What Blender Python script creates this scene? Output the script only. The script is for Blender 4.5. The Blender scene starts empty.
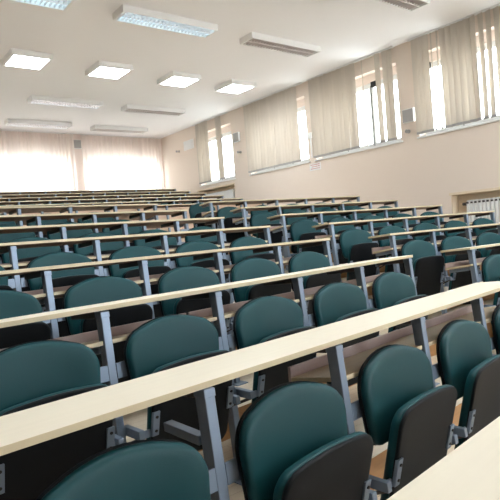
import bpy, bmesh, math, random
from mathutils import Matrix, Vector
random.seed(7)
C = bpy.context.scene.collection
sc = bpy.context.scene
G0 = 1.4978          # eye height above the lowest tier; every height below is measured from that tier

# ------------------------------------------------------------------ camera
cam_d = bpy.data.cameras.new('camera'); cam = bpy.data.objects.new('camera', cam_d); C.objects.link(cam)
cam_d.sensor_width = 36; cam_d.sensor_fit = 'HORIZONTAL'; cam_d.lens = 36 * 539.05 / 500
cam_d.clip_start = 0.02
pitch, rollr, yaw = math.radians(-1.62339707), math.radians(-4.6061807), math.radians(37.83928273)
def cam_axes(rx, ry, rz):
    f = Vector((math.sin(rz)*math.cos(rx), math.cos(rz)*math.cos(rx), math.sin(rx)))
    r = Vector((math.cos(rz), -math.sin(rz), 0)); u = r.cross(f)
    r2 = math.cos(ry)*r + math.sin(ry)*u; u2 = -math.sin(ry)*r + math.cos(ry)*u
    return r2, u2, f
r_, u_, f_ = cam_axes(pitch, rollr, yaw)
cam.matrix_world = Matrix(((r_.x, u_.x, -f_.x, 0), (r_.y, u_.y, -f_.y, 0), (r_.z, u_.z, -f_.z, G0), (0, 0, 0, 1)))
sc.camera = cam

# ------------------------------------------------------------------ world, exposure
w = bpy.data.worlds.new('overcast_sky'); sc.world = w; w.use_nodes = True
bg = w.node_tree.nodes['Background']; bg.inputs[1].default_value = 7.5
nt = w.node_tree; tc = nt.nodes.new('ShaderNodeTexCoord'); sx = nt.nodes.new('ShaderNodeSeparateXYZ'); rp = nt.nodes.new('ShaderNodeValToRGB')
rp.color_ramp.elements[0].position = 0.47; rp.color_ramp.elements[0].color = (0.64, 0.68, 0.70, 1)      # ground below the horizon
rp.color_ramp.elements[1].position = 0.53; rp.color_ramp.elements[1].color = (0.82, 0.91, 1.0, 1)       # overcast sky
mr = nt.nodes.new('ShaderNodeMapRange'); mr.inputs['From Min'].default_value = -1; mr.inputs['From Max'].default_value = 1
nt.links.new(tc.outputs['Generated'], sx.inputs[0]); nt.links.new(sx.outputs['Z'], mr.inputs['Value']); nt.links.new(mr.outputs[0], rp.inputs[0]); nt.links.new(rp.outputs[0], bg.inputs[0])
sc.view_settings.view_transform = 'Standard'; sc.view_settings.look = 'None'
sc.view_settings.gamma = 1; sc.view_settings.use_curve_mapping = False
sc.view_settings.exposure = 1.08
TUBE_ON, TUBE_WEAK, PANEL_ON = 2.8, 2.4, 14.5

# ------------------------------------------------------------------ materials
def mat(name, col, rough=0.5, metal=0.0, spec=0.5, noise=None, bump=None, coat=0):
    m = bpy.data.materials.new(name); m.use_nodes = True; nt = m.node_tree; b = nt.nodes['Principled BSDF']
    b.inputs['Base Color'].default_value = (*col, 1); b.inputs['Roughness'].default_value = rough
    b.inputs['Metallic'].default_value = metal; b.inputs['Specular IOR Level'].default_value = spec
    if coat: b.inputs['Coat Weight'].default_value = coat; b.inputs['Coat Roughness'].default_value = 0.25
    tc = nt.nodes.new('ShaderNodeTexCoord')
    if noise:
        scale, amt, stretch = noise
        mp = nt.nodes.new('ShaderNodeMapping'); mp.inputs['Scale'].default_value = stretch
        nz = nt.nodes.new('ShaderNodeTexNoise'); nz.inputs['Scale'].default_value = scale; nz.inputs['Detail'].default_value = 5
        rp = nt.nodes.new('ShaderNodeMixRGB'); rp.blend_type = 'MIX'
        rp.inputs[1].default_value = (*[c*(1-amt) for c in col], 1); rp.inputs[2].default_value = (*[min(1, c*(1+amt)) for c in col], 1)
        nt.links.new(tc.outputs['Object'], mp.inputs[0]); nt.links.new(mp.outputs[0], nz.inputs['Vector'])
        nt.links.new(nz.outputs['Fac'], rp.inputs[0]); nt.links.new(rp.outputs[0], b.inputs['Base Color'])
    if bump:
        nz2 = nt.nodes.new('ShaderNodeTexNoise'); nz2.inputs['Scale'].default_value = bump[0]
        bp = nt.nodes.new('ShaderNodeBump'); bp.inputs['Strength'].default_value = bump[1]; bp.inputs['Distance'].default_value = 0.002
        nt.links.new(tc.outputs['Object'], nz2.inputs['Vector']); nt.links.new(nz2.outputs['Fac'], bp.inputs['Height'])
        nt.links.new(bp.outputs[0], b.inputs['Normal'])
    return m
def emit(name, col, s):
    m = bpy.data.materials.new(name); m.use_nodes = True; nt = m.node_tree; nt.nodes.clear()
    e = nt.nodes.new('ShaderNodeEmission'); e.inputs[0].default_value = (*col, 1); e.inputs[1].default_value = s
    o = nt.nodes.new('ShaderNodeOutputMaterial'); nt.links.new(e.outputs[0], o.inputs[0]); return m
def cloth(name, col, through, clear=0.0):
    m = bpy.data.materials.new(name); m.use_nodes = True; nt = m.node_tree; nt.nodes.clear()
    d = nt.nodes.new('ShaderNodeBsdfDiffuse'); t = nt.nodes.new('ShaderNodeBsdfTranslucent'); tr = nt.nodes.new('ShaderNodeBsdfTransparent')
    tc = nt.nodes.new('ShaderNodeTexCoord'); nz = nt.nodes.new('ShaderNodeTexNoise'); nz.inputs['Scale'].default_value = 2.0
    mp = nt.nodes.new('ShaderNodeMapping'); mp.inputs['Scale'].default_value = (6, 6, 0.15)
    mx = nt.nodes.new('ShaderNodeMixRGB'); mx.inputs[1].default_value = (*[c*.88 for c in col], 1); mx.inputs[2].default_value = (*[min(1, c*1.1) for c in col], 1)
    nt.links.new(tc.outputs['Object'], mp.inputs[0]); nt.links.new(mp.outputs[0], nz.inputs['Vector']); nt.links.new(nz.outputs['Fac'], mx.inputs[0])
    nt.links.new(mx.outputs[0], d.inputs[0]); nt.links.new(mx.outputs[0], t.inputs[0])
    a = nt.nodes.new('ShaderNodeMixShader'); a.inputs[0].default_value = through; nt.links.new(d.outputs[0], a.inputs[1]); nt.links.new(t.outputs[0], a.inputs[2])
    b = nt.nodes.new('ShaderNodeMixShader'); b.inputs[0].default_value = clear; nt.links.new(a.outputs[0], b.inputs[1]); nt.links.new(tr.outputs[0], b.inputs[2])
    o = nt.nodes.new('ShaderNodeOutputMaterial'); nt.links.new(b.outputs[0], o.inputs[0]); return m
def glass_mat():
    m = bpy.data.materials.new('window_glass'); m.use_nodes = True; nt = m.node_tree; nt.nodes.clear()
    tr = nt.nodes.new('ShaderNodeBsdfTransparent'); tr.inputs[0].default_value = (0.96, 0.98, 0.97, 1)
    g = nt.nodes.new('ShaderNodeBsdfGlossy'); g.inputs['Roughness'].default_value = 0.02
    fr = nt.nodes.new('ShaderNodeFresnel'); fr.inputs[0].default_value = 1.3
    a = nt.nodes.new('ShaderNodeMixShader'); a.inputs[0].default_value = 0.05; nt.nodes.remove(fr); nt.links.new(tr.outputs[0], a.inputs[1]); nt.links.new(g.outputs[0], a.inputs[2])
    o = nt.nodes.new('ShaderNodeOutputMaterial'); nt.links.new(a.outputs[0], o.inputs[0]); return m

M = dict(
    top=mat('pale_birch_laminate', (0.80, 0.73, 0.585), 0.45, spec=0.4, noise=(3.0, 0.05, (0.6, 14, 14))),
    edge=mat('birch_edge_banding', (0.66, 0.57, 0.38), 0.45),
    under=mat('brown_laminate_underside', (0.24, 0.15, 0.10), 0.55, noise=(4.0, 0.15, (0.5, 10, 10))),
    lip=mat('pinkish_brown_board', (0.46, 0.35, 0.31), 0.5, noise=(4.0, 0.12, (0.5, 10, 10))),
    shelf=mat('tan_shelf_board', (0.62, 0.49, 0.30), 0.45, noise=(4.0, 0.1, (0.5, 10, 10))),
    steel=mat('silver_grey_painted_steel', (0.215, 0.275, 0.355), 0.40, 0.3),
    dsteel=mat('dark_grey_steel', (0.10, 0.09, 0.085), 0.5, 0.3),
    green=mat('dark_green_vinyl', (0.004, 0.056, 0.065), 0.48, spec=0.26, bump=(350, 0.25), noise=(3, 0.06, (1, 1, 1))),
    black=mat('black_plastic_shell', (0.0045, 0.0065, 0.009), 0.55, spec=0.2),
    bolt=mat('dark_bolt', (0.03, 0.03, 0.03), 0.4, 0.5),
    wall=mat('warm_beige_wall_paint', (0.81, 0.70, 0.61), 0.85, noise=(0.6, 0.025, (1, 1, 1))),
    wallback=mat('pale_pink_wall_paint', (0.87, 0.75, 0.69), 0.85, noise=(0.6, 0.02, (1, 1, 1))),
    ceil=mat('white_ceiling_paint', (0.93, 0.91, 0.92), 0.9, noise=(0.4, 0.015, (1, 1, 1))),
    niche=mat('ochre_niche_paint', (0.78, 0.64, 0.47), 0.8),
    white=mat('white_enamel', (0.85, 0.85, 0.84), 0.4),
    pvc=mat('white_pvc_frame', (0.80, 0.80, 0.80), 0.4),
    blind=cloth('beige_blind_fabric', (0.67, 0.61, 0.54), 0.31),
    sheer=cloth('sheer_pinkish_curtain', (0.90, 0.82, 0.77), 0.55, 0.05),
    grey=mat('grey_plastic', (0.36, 0.35, 0.34), 0.5),
    pinkred=mat('dull_red_print', (0.55, 0.16, 0.14), 0.6),
    glass=glass_mat(),
    lampbody=mat('cream_white_lamp_housing', (0.86, 0.85, 0.84), 0.5),
    louvre=mat('polished_louvre', (0.74, 0.68, 0.66), 0.4, 0.1),
    reflector=mat('lamp_reflector', (0.72, 0.60, 0.57), 0.4, 0.1),
    tube_on=emit('lit_tube', (0.50, 0.82, 1.0), TUBE_ON), tube_weak=emit('lit_tube_far', (0.78, 0.90, 1.0), TUBE_WEAK),
    tube_off=mat('unlit_tube', (0.8, 0.78, 0.78), 0.3),
    panel=emit('lit_panel_diffuser', (0.90, 0.96, 1.0), PANEL_ON),
    panelwood=mat('tan_veneer_panel', (0.68, 0.50, 0.36), 0.5, noise=(3, .08, (.5, 8, 8))),
    riser=mat('orange_brown_parquet_riser', (0.50, 0.27, 0.11), 0.5, noise=(5, 0.2, (1, 8, 8))),
    dark=mat('black_rubber', (0.02, 0.02, 0.02), 0.6),
)
def floor_mat():
    m = bpy.data.materials.new('pale_parquet'); m.use_nodes = True; nt = m.node_tree; b = nt.nodes['Principled BSDF']
    b.inputs['Roughness'].default_value = 0.32
    tc = nt.nodes.new('ShaderNodeTexCoord'); br = nt.nodes.new('ShaderNodeTexBrick')
    br.inputs['Scale'].default_value = 1; br.inputs['Brick Width'].default_value = 0.42; br.inputs['Row Height'].default_value = 0.07; br.inputs['Mortar Size'].default_value = 0.0012
    br.inputs['Color1'].default_value = (0.72, 0.61, 0.46, 1); br.inputs['Color2'].default_value = (0.79, 0.69, 0.55, 1); br.inputs['Mortar'].default_value = (0.45, 0.35, 0.25, 1)
    nz = nt.nodes.new('ShaderNodeTexNoise'); nz.inputs['Scale'].default_value = 3
    mx = nt.nodes.new('ShaderNodeMixRGB'); mx.blend_type = 'MULTIPLY'; mx.inputs[0].default_value = 0.25
    nt.links.new(tc.outputs['Object'], br.inputs['Vector']); nt.links.new(tc.outputs['Object'], nz.inputs['Vector'])
    nt.links.new(br.outputs['Color'], mx.inputs[1]); nt.links.new(nz.outputs['Fac'], mx.inputs[2]); nt.links.new(mx.outputs[0], b.inputs['Base Color'])
    return m
M['floor'] = floor_mat()

# ------------------------------------------------------------------ mesh helpers
def box(bm, x0, x1, y0, y1, z0, z1, bev=0.0, mi=0, mis=None, shear=0.0):
    """axis box; mis = material index per face name (top, bottom, side)"""
    t = bmesh.new()
    vs = [t.verts.new((x, y, z)) for x in (x0, x1) for y in (y0, y1) for z in (z0, z1)]
    for idx in ((0,1,3,2), (4,6,7,5), (0,4,5,1), (2,3,7,6), (0,2,6,4), (1,5,7,3)):
        t.faces.new([vs[i] for i in idx])
    bmesh.ops.recalc_face_normals(t, faces=t.faces)
    if bev: bmesh.ops.bevel(t, geom=list(t.edges), offset=bev, segments=2, affect='EDGES', profile=0.5)
    t.normal_update()
    for f in t.faces:
        f.material_index = mi
        if mis:
            f.material_index = mis[0] if f.normal.z > .7 else (mis[1] if f.normal.z < -.7 else mis[2])
    if shear:
        for v in t.verts: v.co.y += shear * v.co.z
    merge(bm, t)
def merge(bm, t, mtx=None):
    if mtx is not None: bmesh.ops.transform(t, matrix=mtx, verts=t.verts)
    me = bpy.data.meshes.new('tmp'); t.to_mesh(me); bm.from_mesh(me); bpy.data.meshes.remove(me); t.free()
def cyl(bm, p0, p1, r, n=12, mi=0):
    p0, p1 = Vector(p0), Vector(p1); d = p1 - p0
    t = bmesh.new(); bmesh.ops.create_cone(t, cap_ends=True, segments=n, radius1=r, radius2=r, depth=d.length)
    for f in t.faces: f.material_index = mi; f.smooth = len(f.verts) == 4
    merge(bm, t, Matrix.Translation((p0+p1)/2) @ d.to_track_quat('Z', 'Y').to_matrix().to_4x4())
def prism(bm, pts, z0, z1, mis=(0, 0, 0)):
    t = bmesh.new(); lo = [t.verts.new((x, y, z0)) for x, y in pts]; hi = [t.verts.new((x, y, z1)) for x, y in pts]
    n = len(pts); t.faces.new(hi).material_index = mis[0]; t.faces.new(lo[::-1]).material_index = mis[1]
    for i in range(n): t.faces.new((lo[i], lo[(i+1) % n], hi[(i+1) % n], hi[i])).material_index = mis[2]
    bmesh.ops.recalc_face_normals(t, faces=t.faces); merge(bm, t)
def build(name, bm, mats, parent=None, smooth=False):
    me = bpy.data.meshes.new(name); bm.normal_update(); bm.to_mesh(me); bm.free()
    for m in (mats if isinstance(mats, (list, tuple)) else [mats]): me.materials.append(m)
    if smooth:
        for p in me.polygons: p.use_smooth = True
    o = bpy.data.objects.new(name, me); C.objects.link(o); o.parent = parent; return o
def tag(o, label, cat, group=None):
    o['label'] = label; o['category'] = cat
    if group: o['group'] = group
    return o
def thing(name, label, cat, loc=(0, 0, 0), rz=0.0, group=None):
    o = bpy.data.objects.new(name, None); C.objects.link(o); o.location = loc; o.rotation_euler = (0, 0, rz)
    o.empty_display_size = 0.1
    return tag(o, label, cat, group)
def struct(o): o['kind'] = 'structure'; return o
def copy_tree(o, parent=None, skip=()):
    c = o.copy(); C.objects.link(c); c.parent = parent
    for ch in list(KIDS.get(o.name, [])):
        if ch.name.split('.')[0] in skip: continue
        copy_tree(ch, c, skip)
    return c
KIDS = {}
def index_kids():
    KIDS.clear()
    for o in bpy.data.objects:
        if o.parent: KIDS.setdefault(o.parent.name, []).append(o)

# ------------------------------------------------------------------ layout of the three seating blocks
S = 0.616; DH = 0.92; LEAN = 0.10
LA, RA, BA = 0.1068, -0.0843, -0.0506
ly = [0.697, 1.554, 2.381, 3.239, 4.081, 4.925, 5.773, 6.622]                      # left block rows, nearest first
lz = [-0.592, -0.4228, -0.2612, -0.1016, 0.0562, 0.2025, 0.3565, 0.5104]
lx = [3.268 + 0.0506*(i-1) for i in range(8)]
ry = [4.209 + 0.8576*(i-4) for i in range(8)]
rz_ = [0.0437 + 0.162*(i-4) for i in range(8)]
rx = [4.470 + 0.0456*(i-4) for i in range(8)]
by = [10.448 + 0.8421*(i-1) for i in range(6)]; bz = [0.8874 + 0.1549*(i-1) for i in range(6)]; bx = [8.004 + 0.0359*(i-1) for i in range(6)]
W, D, H = 8.62, 15.26, 3.289 + G0
XL, YF = -6.5, -5.0
def fl(z): return z + G0 - DH

# ------------------------------------------------------------------ floor: tiers
def tiers():
    RB = 0.38                                                                   # a riser stands this far behind its row line
    bm = bmesh.new(); mats = [M['floor'], M['riser']]
    def line(px, py, a, back, x):                                               # y of the riser line at x
        c, s = math.cos(a), math.sin(a); return py + back/c + (x-px)*s/c
    box(bm, XL, W, YF, D, -0.3, 0.0, mis=(0, 0, 1))
    for i in range(0, 7):                                                       # tier i+1 begins behind row i
        xm = (lx[i]+0.10 + rx[i]-0.10)/2
        yl = line(lx[i], ly[i], LA, RB, xm); zl = fl(lz[i+1])
        yL = line(lx[i], ly[i], LA, RB, XL)
        yr = line(xm, yl, RA, 0, W)
        prism(bm, [(XL, yL), (xm, yl), (xm, D), (XL, D)], -0.2, zl, (0, 0, 1))
        prism(bm, [(xm, yl), (W, yr), (W, D), (xm, D)], -0.2, fl(rz_[i+1]), (0, 0, 1))
    i = 7; xm = (lx[i]+rx[i])/2; yl = line(lx[i], ly[i], LA, RB, xm)
    prism(bm, [(XL, line(lx[i], ly[i], LA, RB, XL)), (xm, yl), (W, line(xm, yl, RA, 0, W)), (W, D), (XL, D)], -0.2, fl(lz[7])+0.155, (0, 0, 1))
    prism(bm, [(XL, line(bx[0], by[0], BA, -.12, XL)), (W, line(bx[0], by[0], BA, -.12, W)), (W, D), (XL, D)], -0.2, fl(bz[0]), (0, 0, 1))
    for k in range(0, 6):
        z = fl(bz[k]) + 0.155
        prism(bm, [(XL, min(D-0.01, line(bx[k], by[k], BA, RB, XL))), (W, line(bx[k], by[k], BA, RB, W)), (W, D), (XL, D)], -0.2, z, (0, 0, 1))
    struct(build('floor', bm, mats))
tiers()

# ------------------------------------------------------------------ walls, ceiling
WT = 0.42
WINS = [(11.50, 13.15), (8.68, 10.80), (6.20, 8.44), (3.55, 5.80), (0.90, 3.12), (-1.75, 0.47)]  # last two are unseen, added to let in more daylight
WZ0, WZ1 = 1.53+G0, 3.0+G0
NICHES = [(3.30, 5.26, -0.45+G0, 0.43+G0), (11.55, 13.34, 0.60+G0, 1.40+G0)]
def wall_right():
    bm = bmesh.new()
    cuts = [(a, b, WZ0, WZ1) for a, b in WINS] + NICHES
    ys = sorted({YF, D} | {c[0] for c in cuts} | {c[1] for c in cuts})
    for a, b in zip(ys, ys[1:]):
        holes = sorted([(c[2], c[3], c in NICHES) for c in cuts if c[0] <= a + 1e-6 and c[1] >= b - 1e-6])
        z = -0.1
        for h0, h1, nich in holes:
            box(bm, W, W+WT, a, b, z, h0)
            if nich: box(bm, W+0.20, W+WT, a, b, h0, h1, mi=1)
            z = h1
        box(bm, W, W+WT, a, b, z, H)
    for a, b, z0, z1 in NICHES:                                                 # thin ochre lining of the niche
        box(bm, W+0.002, W+0.2, a, a+0.012, z0, z1, mi=1); box(bm, W+0.002, W+0.2, b-0.012, b, z0, z1, mi=1)
        box(bm, W-0.012, W+0.2, a-0.02, b+0.03, z1-0.03, z1+0.012, mi=1)
    struct(build('wall_right', bm, [M['wall'], M['niche']]))
wall_right()
BW = [(0.6, 2.9), (3.45, 5.62), (6.02, 8.45), (-2.5, -0.2)]
BZ0, BZ1 = 1.42+G0, 2.72+G0
def wall_back():
    bm = bmesh.new(); xs = sorted([XL, W+WT] + [v for b in BW for v in b])
    for a, b in zip(xs, xs[1:]):
        if (a, b) in BW: box(bm, a, b, D, D+WT, -0.1, BZ0); box(bm, a, b, D, D+WT, BZ1, H)
        else: box(bm, a, b, D, D+WT, -0.1, H)
    struct(build('wall_back', bm, [M['wallback']]))
wall_back()
M['added_panelling'] = mat('added_dark_panelling', (0.30, 0.20, 0.13), 0.5, noise=(2, .15, (8, 8, .4)))  # unseen left wall made dark to cut its bounce light
bm = bmesh.new(); box(bm, XL-0.3, XL, YF, D+WT, -0.1, 2.6, mi=1); box(bm, XL-0.3, XL, YF, D+WT, 2.6, H); struct(build('wall_left', bm, [M['wallback'], M['added_panelling']]))
FILL_WINS = [(4.5, 7.5)]                                     # unseen tall window, added to light the faces turned to the camera
bm = bmesh.new(); xs = sorted([XL-0.3, W+WT] + [v for b in FILL_WINS for v in b])
for a, b in zip(xs, xs[1:]):
    if (a, b) in FILL_WINS: box(bm, a, b, YF-0.3, YF, -0.1, 1.0); box(bm, a, b, YF-0.3, YF, 4.2, H)
    else: box(bm, a, b, YF-0.3, YF, -0.1, H)
struct(build('wall_front', bm, M['wallback']))
bm = bmesh.new(); box(bm, XL-0.3, W+WT, YF-0.3, D+WT, H, H+0.2); struct(build('ceiling', bm, M['ceil']))

def window(n, axis, a, b, z0, z1, panes):
    """a and b along the wall; axis 'y' = right wall, 'x' = back wall"""
    base = W if axis == 'y' else D
    def bx_(bm, u0, u1, d0, d1, z0_, z1_, **k):
        if axis == 'y': box(bm, base+d0, base+d1, u0, u1, z0_, z1_, **k)
        else: box(bm, u0, u1, base+d0, base+d1, z0_, z1_, **k)
    root = bpy.data.objects.new('window_%d' % n, None); C.objects.link(root); struct(root)
    zt = z1 - 0.16
    bm = bmesh.new(); fr = 0.055; d0, d1 = 0.20, 0.27
    bx_(bm, a, b, d0, d1, z0, z0+fr); bx_(bm, a, b, d0, d1, zt-fr, zt)
    bx_(bm, a, a+fr, d0, d1, z0+fr, zt-fr); bx_(bm, b-fr, b, d0, d1, z0+fr, zt-fr)
    build('window_frame', bm, M['pvc'], root)
    bm = bmesh.new(); bx_(bm, a, b, 0.17, 0.34, zt, z1); build('shutter_box', bm, M['wallback'], root)
    wd = (b-a-2*fr)/panes
    for k in range(panes):
        s0 = a+fr+k*wd; s1 = s0+wd
        bm = bmesh.new(); f2 = 0.05
        bx_(bm, s0+.004, s1-.004, 0.185, 0.24, z0+fr, z0+fr+f2, bev=.004); bx_(bm, s0+.004, s1-.004, 0.185, 0.24, zt-fr-f2, zt-fr, bev=.004)
        bx_(bm, s0+.004, s0+f2, 0.185, 0.24, z0+fr+f2, zt-fr-f2, bev=.004); bx_(bm, s1-f2, s1-.004, 0.185, 0.24, z0+fr+f2, zt-fr-f2, bev=.004)
        sash = build('sash', bm, M['pvc'], root)
        bm = bmesh.new(); bx_(bm, s0+f2, s1-f2, 0.21, 0.218, z0+fr+f2, zt-fr-f2); build('pane', bm, M['glass'], sash)
        if axis == 'y':
            bm = bmesh.new(); bx_(bm, s1-0.15, s1-0.01, 0.166, 0.186, zt-fr-0.045, zt+0.01, bev=.003); build('hinge_cap', bm, M['dark'], sash)
            bm = bmesh.new(); bx_(bm, s0-.004, s0+.008, 0.178, 0.186, z0+fr, zt-fr); build('gasket', bm, M['dark'], sash)
            bm = bmesh.new(); bx_(bm, s0+0.015, s0+0.04, 0.165, 0.186, (z0+zt)/2-0.07, (z0+zt)/2+0.07, bev=.004); build('handle', bm, M['white'], sash)
    bm = bmesh.new(); bx_(bm, a-0.04, b+0.04, -0.035, 0.20, z0-0.03, z0, bev=0.005); build('window_sill', bm, M['white'], root)
for n, (a, b) in enumerate(WINS): window(n+1, 'y', a, b, WZ0, WZ1, 3 if b-a > 1.9 else 2)
for n, (a, b) in enumerate(BW): window(n+7, 'x', a, b, BZ0, BZ1, 3)

# ------------------------------------------------------------------ vertical blinds
BT, BB = 3.262+G0, 1.56+G0
def blind(label, y0, y1, slats):
    t = thing('vertical_blind', label, 'blind', (W-0.07, (y0+y1)/2, BB), 0, 'vertical blinds along the window wall')
    ox, oy, oz = t.location
    bm = bmesh.new(); box(bm, -0.025, 0.025, y0-oy, y1-oy, BT-oz-0.004, BT-oz+0.022, bev=.004); build('headrail', bm, M['white'], t)
    bm = bmesh.new(); ch = bmesh.new()
    for y, wd, ang in slats:                                                    # angle 0 = closed, flat along the wall
        dy, dx = math.cos(ang)*wd/2, math.sin(ang)*wd/2
        lean = random.uniform(-.012, .012); off = random.uniform(-.012, .012)
        n = 5; th = 0.0012; cols = []
        for k in range(n):
            f = -1 + 2*k/(n-1); bow = 0.008*(1-f*f)
            px = dx*f + off - bow*math.cos(ang); py = y - oy + dy*f + bow*math.sin(ang)
            cols.append((px, py))
        fr = [[bm.verts.new((px+sgn*th, py+(lean if z == 0 else 0), z)) for z in (0, BT-oz)] for sgn in (-1, 1) for px, py in (cols if sgn < 0 else cols[::-1])]
        m_ = len(fr)
        for k in range(m_):
            a_, b_ = fr[k], fr[(k+1) % m_]; bm.faces.new((a_[0], b_[0], b_[1], a_[1]))
        bm.faces.new([v[0] for v in fr][::-1]); bm.faces.new([v[1] for v in fr])
        cp = [(px+lean*0, py+lean) for px, py in cols]
        t_ = bmesh.new(); box(t_, -.0035, .0035, -wd*.47, wd*.47, 0.002, 0.045, bev=.001)
        merge(ch, t_, Matrix.Translation((cols[2][0], cp[2][1], 0)) @ Matrix.Rotation(-ang, 4, 'Z'))
    ys_ = sorted(q[0] for q in slats)
    cyl(ch, (0, ys_[0]-oy-.05, 0.018), (0, ys_[-1]-oy+.05, 0.018), 0.003, 6)
    bmesh.ops.recalc_face_normals(bm, faces=bm.faces)
    build('slats', bm, M['blind'], t); build('bottom_chain', ch, M['grey'], t)
for n, (a, b) in enumerate(FILL_WINS):
    root = bpy.data.objects.new('window_%d' % (n+11), None); C.objects.link(root); struct(root)  # root of the added front window
    bm = bmesh.new()
    for u in (a, (a+b)/2-.04, b-.08): box(bm, u, u+.08, YF-.2, YF-.13, 1.0, 4.2)
    box(bm, a+.08, b-.08, YF-.2, YF-.13, 1.0, 1.08); box(bm, a+.08, b-.08, YF-.2, YF-.13, 4.12, 4.2)
    build('window_frame', bm, M['pvc'], root)
def run(y0, y1, pitch=0.112, wd=0.127, ang=-0.26, jit=0.24):
    out = []; y = y0
    while y <= y1: out.append((y, wd, ang + random.uniform(-jit, jit))); y += pitch
    return out
blind('beige vertical blind beside the back corner, half open over a bright window', 11.52, 13.22, run(12.56, 13.12, .115) + [(12.06, .127, .0), (11.95, .127, -.1), (11.9, .1, .1)])
blind('beige vertical blind closed almost fully, between two wall speakers and above plain wall', 8.66, 10.84, run(8.95, 10.80))
blind('beige vertical blind closed on its far half and open on its near half', 6.18, 8.48, run(7.20, 8.42, .118) + [(6.57, .115, -.1), (6.95, .03, .3), (6.31, .127, -.1), (6.40, .11, -.2)])
blind('added beige vertical blind, dims the unseen window beside the front rows', 0.85, 3.18, run(0.95, 3.1))  # added blind, holds back daylight from the right
blind('beige vertical blind nearest the camera, above the radiator at the right edge', 3.5, 5.86, run(5.52, 5.82, .112) + [(5.40, .03, .3), (5.29, .03, .3)] + run(4.72, 5.17) + run(3.58, 4.62, .13, .127, .42, .05))

# ------------------------------------------------------------------ sheer curtains on the back wall
def curtain(label, x0, x1, seed):
    rnd = random.Random(seed)
    t = thing('sheer_curtain', label, 'curtain', ((x0+x1)/2, D-0.13, 0.70+G0), 0, 'sheer curtains on the back wall')
    ox, oy, oz = t.location; top = 3.25+G0-oz
    bm = bmesh.new(); cyl(bm, (x0-ox, 0, top+0.012), (x1-ox, 0, top+0.012), 0.012); build('curtain_rail', bm, M['white'], t)
    bm = bmesh.new(); n = int((x1-x0)/0.012); prev = None; ph = 0.0; fr = rnd.uniform(50, 70)
    for k in range(n+1):
        x = x0 + (x1-x0)*k/n; ph += (x1-x0)/n*fr
        if rnd.random() < .06: fr = rnd.uniform(34, 80)
        cur = []
        for j in range(5):
            f = j/4; amp = 0.014 + 0.03*(1-f); cur.append(bm.verts.new((x-ox+0.006*math.sin(ph*.5+f*2), amp*math.sin(ph)+0.012*math.sin(x*5+f), top*f)))
        if prev:
            for j in range(4): bm.faces.new((prev[j], cur[j], cur[j+1], prev[j+1]))
        prev = cur
    build('sheer_cloth', bm, M['sheer'], t, smooth=True)
curtain('long sheer curtain on the back wall, left of the pinkish pillar', 3.28, 5.72, 1)
curtain('long sheer curtain on the back wall, between the pinkish pillar and the right corner', 5.93, 8.50, 2)
curtain('sheer curtain on the back wall at the far left edge of the hall', 0.4, 3.2, 3)

# ------------------------------------------------------------------ ceiling lamps
def tube_lamp(label, x, y, tube):
    t = thing('fluorescent_ceiling_lamp', label, 'ceiling lamp', (x+0.02, y, H-0.10), 0, 'long louvred ceiling lamps')
    L_, Wd = 0.79, 0.17
    bm = bmesh.new()                                                            # open tray
    box(bm, -L_, L_, -Wd, Wd, 0.075, 0.10); box(bm, -L_, L_, -Wd, -Wd+0.015, 0.0, 0.075); box(bm, -L_, L_, Wd-0.015, Wd, 0.0, 0.075)
    box(bm, -L_, -L_+0.03, -Wd+.015, Wd-.015, 0.0, 0.075); box(bm, L_-0.03, L_, -Wd+.015, Wd-.015, 0.0, 0.075)
    build('housing', bm, M['lampbody'], t)
    bm = bmesh.new(); box(bm, -L_+.03, L_-.03, -Wd+.015, Wd-.015, 0.068, 0.075); build('reflector', bm, M['reflector'], t)
    bm = bmesh.new()
    box(bm, -L_+.03, L_-.03, -.008, .008, 0.004, 0.05)
    k = -L_+0.06
    while k < L_-0.05: box(bm, k, k+0.004, -Wd+.015, Wd-.015, 0.006, 0.045); k += 0.062
    build('louvre', bm, M['louvre'], t)
    for s in (-1, 1):
        bm = bmesh.new(); cyl(bm, (-L_+0.05, s*0.085, 0.052), (L_-0.05, s*0.085, 0.052), 0.013, 12); build('tube', bm, tube, t)
    return t
def panel_lamp(label, x, y):
    t = thing('square_panel_lamp', label, 'ceiling lamp', (x+0.06, y+0.02, H-0.095), 0, 'square lit ceiling lamps'); a = 0.33
    bm = bmesh.new(); box(bm, -a, a, -a, a, 0.012, 0.095, bev=.006)
    r = .045
    box(bm, -a, a, -a, -a+r, 0, .012); box(bm, -a, a, a-r, a, 0, .012); box(bm, -a, -a+r, -a+r, a-r, 0, .012); box(bm, a-r, a, -a+r, a-r, 0, .012)
    build('housing', bm, M['lampbody'], t)
    bm = bmesh.new(); box(bm, -a+r, a-r, -a+r, a-r, 0.003, .011); build('diffuser', bm, M['panel'], t)
on, wk, off = M['tube_on'], M['tube_weak'], M['tube_off']
tube_lamp('long lit bluish tube lamp on the ceiling, the large one nearest the top edge centre', 4.20, 6.98, on)
tube_lamp('long unlit tube lamp on the ceiling right of the lit bluish one', 6.46, 6.98, off)
tube_lamp('long lit tube lamp cut by the top left edge of the picture', 1.94, 6.98, on)
tube_lamp('long unlit tube lamp cut by the top edge, nearest the window blinds', 6.46, 4.72, off)
tube_lamp('long lit tube lamp on the ceiling just behind the square lamps, left one', 4.36, 11.80, wk)
tube_lamp('long unlit tube lamp on the ceiling just behind the square lamps, right one', 6.54, 11.84, off)
tube_lamp('long lit tube lamp on the ceiling close to the back curtains', 4.44, 14.05, wk)
tube_lamp('long unlit tube lamp on the ceiling close to the back curtains', 6.66, 14.10, off)
for k, x in enumerate((2.82, 4.28, 5.78, 7.20)):
    panel_lamp('square lit ceiling lamp, %s of the four in the row' % ('leftmost', 'second from left', 'third from left', 'rightmost')[k], x, 9.38)
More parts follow.
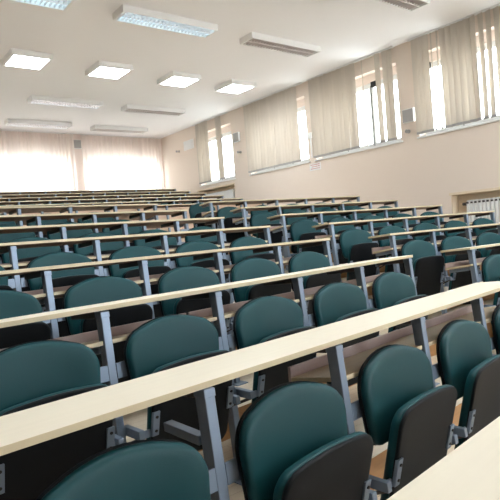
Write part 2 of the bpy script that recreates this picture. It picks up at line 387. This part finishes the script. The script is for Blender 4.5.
panel_lamp('unseen square ceiling lamp added for light, left of the visible row', -0.3, 9.38)  # added lamp outside the view, only for its light
for k, x in enumerate((-0.3, 1.4, 2.82, 4.28, 5.78, 7.20)):  # unseen lamps added to brighten the front rows from above
    panel_lamp('unseen square ceiling lamp added for light above the front rows, %s from the windows' % ('sixth', 'fifth', 'fourth', 'third', 'second', 'first')[k], x, 2.3)

# ------------------------------------------------------------------ small things on the walls
def speaker(label, loc, rz):
    t = thing('wall_speaker', label, 'speaker', loc, rz, 'wall speakers')
    bm = bmesh.new(); box(bm, -.12, .12, -.055, 0.0, 0, .25, bev=.012); build('cabinet', bm, M['lampbody'], t)
    bm = bmesh.new(); box(bm, -.11, .11, -.061, -.053, .012, .238, bev=.004); build('grille', bm, M['grey'], t)
    bm = bmesh.new(); box(bm, -.03, .03, 0, .05, .1, .18); build('bracket', bm, M['dsteel'], t)
speaker('small grey speaker on the wall pier left of the nearest blind', (W-0.05, 5.95, 1.815+G0), -math.pi/2)
speaker('small grey speaker on the wall pier between the two farthest right windows', (W-0.05, 11.18, 2.42+G0), -math.pi/2)
speaker('small grey speaker on the pinkish pillar of the back wall', (5.83, D-0.05, 2.86+G0), 0)
def sensor(label, y, z):
    t = thing('wall_sensor', label, 'wall fitting', (W, y, z), 0, 'small grey wall fittings')  # small round sensor head, gives no light
    bm = bmesh.new(); cyl(bm, (-.02, 0, 0), (0, 0, 0), .035, 16); build('mount', bm, M['grey'], t)
    bm = bmesh.new(); cyl(bm, (-.11, -.03, -.01), (-.02, 0, 0), .026, 14); cyl(bm, (-.125, -.035, -.012), (-.11, -.03, -.01), .032, 14); build('head', bm, M['grey'], t)
sensor('small grey fitting on the wall under the nearer speaker', 6.02, 1.67+G0)
sensor('small grey fitting on the wall under the farther speaker', 11.15, 2.16+G0)
sensor('small grey fitting on the wall near the back right corner', 14.2, 2.70+G0)
t = thing('air_grille', 'pale square air grille high on the wall near the back right corner', 'grille', (W, 13.63, 2.66+G0))
bm = bmesh.new(); box(bm, -.02, 0, -.27, .27, 0, .27, bev=.004); build('frame', bm, M['white'], t)
bm = bmesh.new()
for k in range(8): box(bm, -.026, -.019, -.24, .24, .02+k*.03, .035+k*.03)
build('louvre', bm, M['pvc'], t)
t = thing('wall_notice', 'small white notice with red lines under the gap between the middle blinds', 'notice', (W, 8.50, 1.31+G0))
bm = bmesh.new(); box(bm, -.006, 0, -.17, .17, 0, .155); build('board', bm, M['white'], t)
bm = bmesh.new()
for z, a, b in ((.115, -.14, .14), (.073, -.14, .10), (.03, -.14, .14)):
    y = a
    while y < b: e = min(b, y+random.uniform(.02, .06)); box(bm, -.008, -.006, y, e, z, z+.016); y = e+.010
build('printed_lines', bm, M['pinkred'], t)
# gap between blinds: a small white box on the pier
t = thing('control_box', 'small white box on the pier between the middle blinds', 'box', (W, 8.57, 2.02+G0))
bm = bmesh.new(); box(bm, -.04, 0, -.05, .05, 0, .13, bev=.006); build('casing', bm, M['white'], t)
bm = bmesh.new(); box(bm, -.02, 0, -.018, .018, -.42, 0, bev=.003); build('conduit', bm, M['white'], t)

def radiator(label, y0, y1, z0, h, cover=False):
    t = thing('radiator', label, 'radiator', (W+0.11, (y0+y1)/2, z0), 0); oy = t.location.y
    if cover:
        bm = bmesh.new(); box(bm, -.05, .05, y0-oy, y1-oy, 0, h, bev=.006); build('front_cover', bm, M['white'], t)
        bm = bmesh.new(); 
        y = y0-oy+.03
        while y < y1-oy-.05: box(bm, -.03, .03, y, y+.02, h, h+.008); y += .045
        build('top_vents', bm, M['grey'], t)
    else:
        y = y0
        while y < y1-0.04:
            bm = bmesh.new()
            box(bm, -.045, .045, y-oy+.006, y-oy+.066, .03, h-.02, bev=.010)
            box(bm, -.050, -.042, y-oy+.014, y-oy+.058, .06, h-.10, bev=.003)
            box(bm, -.035, .035, y-oy+.012, y-oy+.060, h-.022, h, bev=.008)
            s = build('section', bm, M['white'], t)
            bm = bmesh.new(); box(bm, -.055, -.0415, y-oy+.016, y-oy+.056, h-.060, h-.028, bev=.003); build('air_slot', bm, M['dsteel'], s)
            y += 0.072
        bm = bmesh.new(); cyl(bm, (0, y0-oy-.0, .05), (0, y1-oy-.0, .05), .018); cyl(bm, (0, y0-oy, h-.06), (0, y1-oy+.14, h-.06), .014); build('pipe', bm, M['niche'], t)
        bm = bmesh.new(); cyl(bm, (0, y1-oy+.03, h-.06), (0, y1-oy+.09, h-.06), .026); build('valve', bm, M['dsteel'], t)
radiator('white sectional radiator in the ochre niche below the nearest blind', 3.45, 5.02, -0.36+G0, 0.65)
radiator('pale flat radiator in the niche below the farthest window', 11.72, 13.2, 0.68+G0, 0.58, True)

# ------------------------------------------------------------------ desks
TD = 0.305; DROP = 0.075
def tilt_y(bm):
    for v in bm.verts: v.co.z -= DROP*v.co.y
def desk(label, x, y, z, a, n, first_post, left_ov, right_ov, shelf=True, direction=1, group='long pale desks', panel=False):
    """origin on the floor at a post line; cells run along +x local from 0 to n*S"""
    t = thing('lecture_desk', label, 'desk', (x, y, z), a, group)
    L0, L1 = -left_ov, n*S + right_ov
    def sh(bm):
        for v in bm.verts: v.co.y += LEAN*(v.co.z-DH)
        return bm
    bm = bmesh.new(); box(bm, L0, L1, 0.0, TD, DH, DH+.019, bev=.0012, mis=(0, 2, 1)); tilt_y(bm); build('tabletop', bm, [M['top'], M['edge'], M['under']], t)
    posts = first_post
    for k in posts:
        px = k*S
        if k == 0 and left_ov > 0: px = 0.0
        bm = bmesh.new(); box(bm, px-.0185, px+.0185, .004, .052, 0.0, DH-.004, bev=.003); p = build('post', sh(bm), M['steel'], t)
        bm = bmesh.new(); box(bm, px-.0205, px+.0205, .002, .054, DH-.030, DH-.006, bev=.002); build('post_cap', sh(bm), M['steel'], p)
        fy = -LEAN*DH
        bm = bmesh.new(); box(bm, px-.05, px+.05, fy-.04, fy+.11, 0, .006, bev=.001); build('foot_plate', bm, M['steel'], p)
        bm = bmesh.new(); box(bm, px-.016, px+.016, .054, TD-.02, DH-.032, DH-.001, bev=.002); tilt_y(bm); build('support_arm', bm, M['dsteel'], t)
        bm = bmesh.new(); box(bm, px-.016, px+.016, .05, .25 if shelf else .225, DH-.178, DH-.150, bev=.002)
        for v in bm.verts: v.co.z -= (0.13 if shelf else -0.04)*(v.co.y)
        build('shelf_arm', bm, M['steel'], t)
    # flat brackets that carry the backrests
    for k in range(0 if panel else n):
        for u0, u1 in ((k*S+.0195, k*S+.115), ((k+1)*S-.115, (k+1)*S-.0195)):
            bm = bmesh.new(); box(bm, u0, u1, .004, .012, DH-.285, DH-.222, bev=.0015); build('seat_bracket', sh(bm), M['steel'], t)
    if panel:
        bm = bmesh.new(); box(bm, L0+.02, L1-.02, .078, .096, .02, DH-.035, bev=.002)
        for v in bm.verts: v.co.y += LEAN*(v.co.z-DH)
        build('front_panel', bm, M['panelwood'], t); shelf = False
    if shelf:
        t0, t1 = L0+.01, L1-.01
        bm = bmesh.new(); box(bm, t0, t1, .004, .262, DH-.143, DH-.125, bev=.0015, mis=(0, 1, 2))
        for v in bm.verts: v.co.z -= 0.16*(v.co.y-.004)*.9
        sf = build('shelf', bm, [M['shelf'], M['under'], M['edge']], t)
        bm = bmesh.new(); box(bm, t0, t1, .262, .276, DH-.185, DH-.120, bev=.002); build('shelf_lip', bm, M['lip'], sf)
    return t

# ------------------------------------------------------------------ seats
def outline(w_, h_, rt, rb, arch, taper, n=9):
    """closed outline around (0,0..h), wide top corners, gently arched top"""
    pts = []
    wb = w_/2*(1-taper)
    def arc(cx, cz, r, a0, a1):
        for k in range(n): a = a0+(a1-a0)*k/(n-1); pts.append((cx+r*math.cos(a), cz+r*math.sin(a)))
    arc(wb-rb, rb, rb, -math.pi/2, 0)
    arc(w_/2-rt, h_-rt-arch, rt, 0, math.pi*.42)
    m = len(pts); x1, z1 = pts[-1]
    for k in range(1, 8):
        f = k/8; xx = x1*(1-2*f); pts.append((xx, z1 + (h_-z1)*(1-(1-2*f)**2)))
    arc(-(w_/2-rt), h_-rt-arch, rt, math.pi*.58, math.pi)
    arc(-(wb-rb), rb, rb, math.pi, math.pi*1.5)
    return pts
def pad(pts, th, y0, bend, rings, flip=1, mi=0, back=True):
    """pillow: flat face at y0, domed towards -y (flip=1) by th"""
    bm = bmesh.new(); cx = 0; cz = sum(p[1] for p in pts)/len(pts); prev = None
    def P(s, y):
        out = []
        for x, z in pts:
            X = x*s; Z = cz+(z-cz)*s
            out.append(bm.verts.new((X, y0 - flip*y - bend*(X/0.25)**2, Z)))
        return out
    first = None
    for s, f in rings:
        cur = P(s, th*f)
        if prev:
            n = len(cur)
            for k in range(n): bm.faces.new((prev[k], prev[(k+1) % n], cur[(k+1) % n], cur[k]))
        else: first = cur
        prev = cur
    bm.faces.new(prev)
    if back: bm.faces.new(first[::-1])
    bmesh.ops.recalc_face_normals(bm, faces=bm.faces)
    return bm
DOME = [(.985, 0), (1.0, .18), (1.0, .45), (.985, .7), (.955, .87), (.90, .96), (.80, 1.0), (.6, 1.03), (.4, 1.05), (.2, 1.06), (.06, 1.06)]
FLAT = [(1.0, 0), (1.0, .6), (.985, .9), (.95, 1.0), (.7, 1.0), (.4, 1.0), (.15, 1.0)]
def shz(bm, off=0.0):
    for v in bm.verts: v.co.y += LEAN*(v.co.z-DH) + off + .022
    return bm
def make_seat():
    t = thing('folding_seat', 'x', 'seat')
    zb = DH-.400
    o = outline(.49, .328, .105, .065, .028, .05)
    bm = pad(o, .038, -.012, .028, DOME)
    for v in bm.verts: v.co.z += zb
    build('back_cushion', shz(bm), M['green'], t, smooth=True)
    o2 = outline(.495, .333, .107, .065, .028, .05)
    bm = pad(o2, .016, -.013, .028, FLAT, flip=-1)
    for v in bm.verts: v.co.z += zb-.003
    build('back_shell', shz(bm), M['black'], t, smooth=True)
    # seat pan, folded up: cushion faces the backrest, black shell faces outwards
    os_ = outline(.445, .455, .065, .06, .008, .03)
    zs = DH-.693; yb = -.125
    def pose(bm):
        for v in bm.verts:
            z = v.co.z; v.co.z = zs+z; v.co.x += .012; v.co.y += yb - .34*(v.co.z-(DH-.47))
        return shz(bm, 0.035)
    bm = pad(os_, .044, 0.0, .012, DOME, flip=-1)
    build('seat_cushion', pose(bm), M['green'], t, smooth=True)
    os2 = outline(.440, .450, .065, .06, .008, .03)
    bm = pad(os2, .014, 0.001, .012, FLAT, flip=1)
    for v in bm.verts: v.co.z += .0025
    build('seat_shell', pose(bm), M['black'], t, smooth=True)
    for s, px_ in ((-1, -.190), (1, .218)):
        def pl(bm):
            for v in bm.verts: v.co.y += yb - .34*(v.co.z-(DH-.47))
            return shz(bm, .035)
        bm = bmesh.new(); box(bm, px_-.016, px_+.016, -.028, -.012, DH-.53, DH-.425, bev=.002)
        hp = build('hinge_plate', pl(bm), M['steel'], t)
        for z in (DH-.508, DH-.448):
            bm = bmesh.new(); cyl(bm, (px_, -.033, z), (px_, -.027, z), .006, 10); build('bolt', pl(bm), M['bolt'], hp)
        bm = bmesh.new(); box(bm, s*.262-.013, s*.262+.013, -.145, -.018, DH-.522, DH-.485, bev=.003)
        box(bm, min(s*.262, s*.280), max(s*.262, s*.280), -.046, -.026, DH-.520, DH-.487, bev=.002)
        box(bm, min(s*.205, s*.255), max(s*.205, s*.255), -.118, -.110, DH-.530, DH-.500, bev=.001)
        ar = build('hinge_arm', shz(bm, .03), M['steel'], t)
        bm = bmesh.new(); cyl(bm, (s*.262, -.13, DH-.52), (s*.262, -.01, DH-.57), .007, 8); build('spring', shz(bm, .03), M['dsteel'], ar)
    return t
proto = make_seat(); index_kids(); used = [False]
def seat(label, x, y, z, a, group, far=False):
    if not used[0]: o = proto; used[0] = True
    else: o = copy_tree(proto, None, ('bolt', 'spring') if far else ())
    o.location = (x-.009*math.cos(a), y-.009*math.sin(a), z); o.rotation_euler = (0, 0, a); o['label'] = label; o['group'] = group
    return o
ORD = ['first', 'second', 'third', 'fourth', 'fifth', 'sixth', 'seventh', 'eighth', 'ninth']

# left block: cells counted from the aisle (right end) towards the left
ROWN = ['at the bottom right corner', 'nearest full-width', 'second', 'third', 'fourth', 'fifth', 'sixth', 'seventh']
for i in range(8):
    c, s = math.cos(LA), math.sin(LA); z = fl(lz[i])
    for k0, k1 in (((0, 5),) if i == 0 else ((0, 3), (3, 6))):
        x = lx[i] - k1*S*c; y = ly[i] - k1*S*s
        if i == 0: lab = 'pale desk surface cut by the bottom right corner, in front of every seat'
        else: lab = 'pale desk, left block, %s row from the camera, %s half%s' % (ORD[i-1], 'aisle' if k0 == 0 else 'left', ', no shelf' if i == 1 and k0 else '')
        desk(lab, x, y, z, LA, k1-k0, range(0, k1-k0+1) if k0 == 0 else range(0, k1-k0), 0.0 if k0 == 0 and i else .03, .035 if k0 == 0 else -.0002, shelf=not (i == 1 and k0), group='desks of the left block')
    if i:
        for k in range(1 if i in (6, 7) else 0, 6):                             # the aisle seats of these two rows are missing
            m = (k+.5)*S
            seat('green folding seat, left block, %s row from the camera, %s from the aisle' % (ORD[i-1], ORD[k-1 if i in (6, 7) else k]), lx[i]-m*c, ly[i]-m*s, z, LA, 'green folding seats of the left block')
# right block: cells counted from the aisle (left end) to the right
for i in range(1, 8):
    c, s = math.cos(RA), math.sin(RA); z = fl(rz_[i])
    for k0, k1 in ((0, 3), (3, 5)):
        desk('pale desk, right block, %s row from the camera, %s part' % (ORD[i-1], 'aisle' if k0 == 0 else 'window side'), rx[i]+k0*S*c, ry[i]+k0*S*s, z, RA, k1-k0, range(0 if k0 == 0 else 1, k1-k0+1), .05 if k0 == 0 else -.0002, 0.0 if k0 == 0 else .03, group='desks of the right block')
    if i == 7: seat('lone green folding seat behind the farthest right block desk, at its aisle end', rx[i]+.0456+.5*S*c, ry[i]+.8576+.5*S*s, fl(lz[7])+.155, RA, 'green folding seats of the right block')
    for k in range(5):
        m = (k+.5)*S
        seat('green folding seat, right block, %s row from the camera, %s from the aisle' % (ORD[i-1], ORD[k]), rx[i]+m*c, ry[i]+m*s, z, RA, 'green folding seats of the right block')
# back block under the curtains
for i in range(6):
    c, s = math.cos(BA), math.sin(BA); z = fl(bz[i])
    for q, (k0, k1) in enumerate(((0, 3), (3, 6), (6, 9))):
        desk('pale desk, back block, %s row before the curtains, %s third' % (ORD[5-i], ('right', 'middle', 'left')[q]), bx[i]-k1*S*c, by[i]-k1*S*s, z, BA, k1-k0, range(0, k1-k0+(q == 0)), 0.0 if q < 2 else .03, .03 if q == 0 else -.0002, group='desks of the back block', panel=(i == 0))
    for k in range(9 if i else 0):
        m = (k+.5)*S
        seat('green folding seat, back block, %s row before the curtains, %s from the right' % (ORD[5-i], ORD[k]), bx[i]-m*c, by[i]-m*s, z, BA, 'green folding seats of the back block', True)
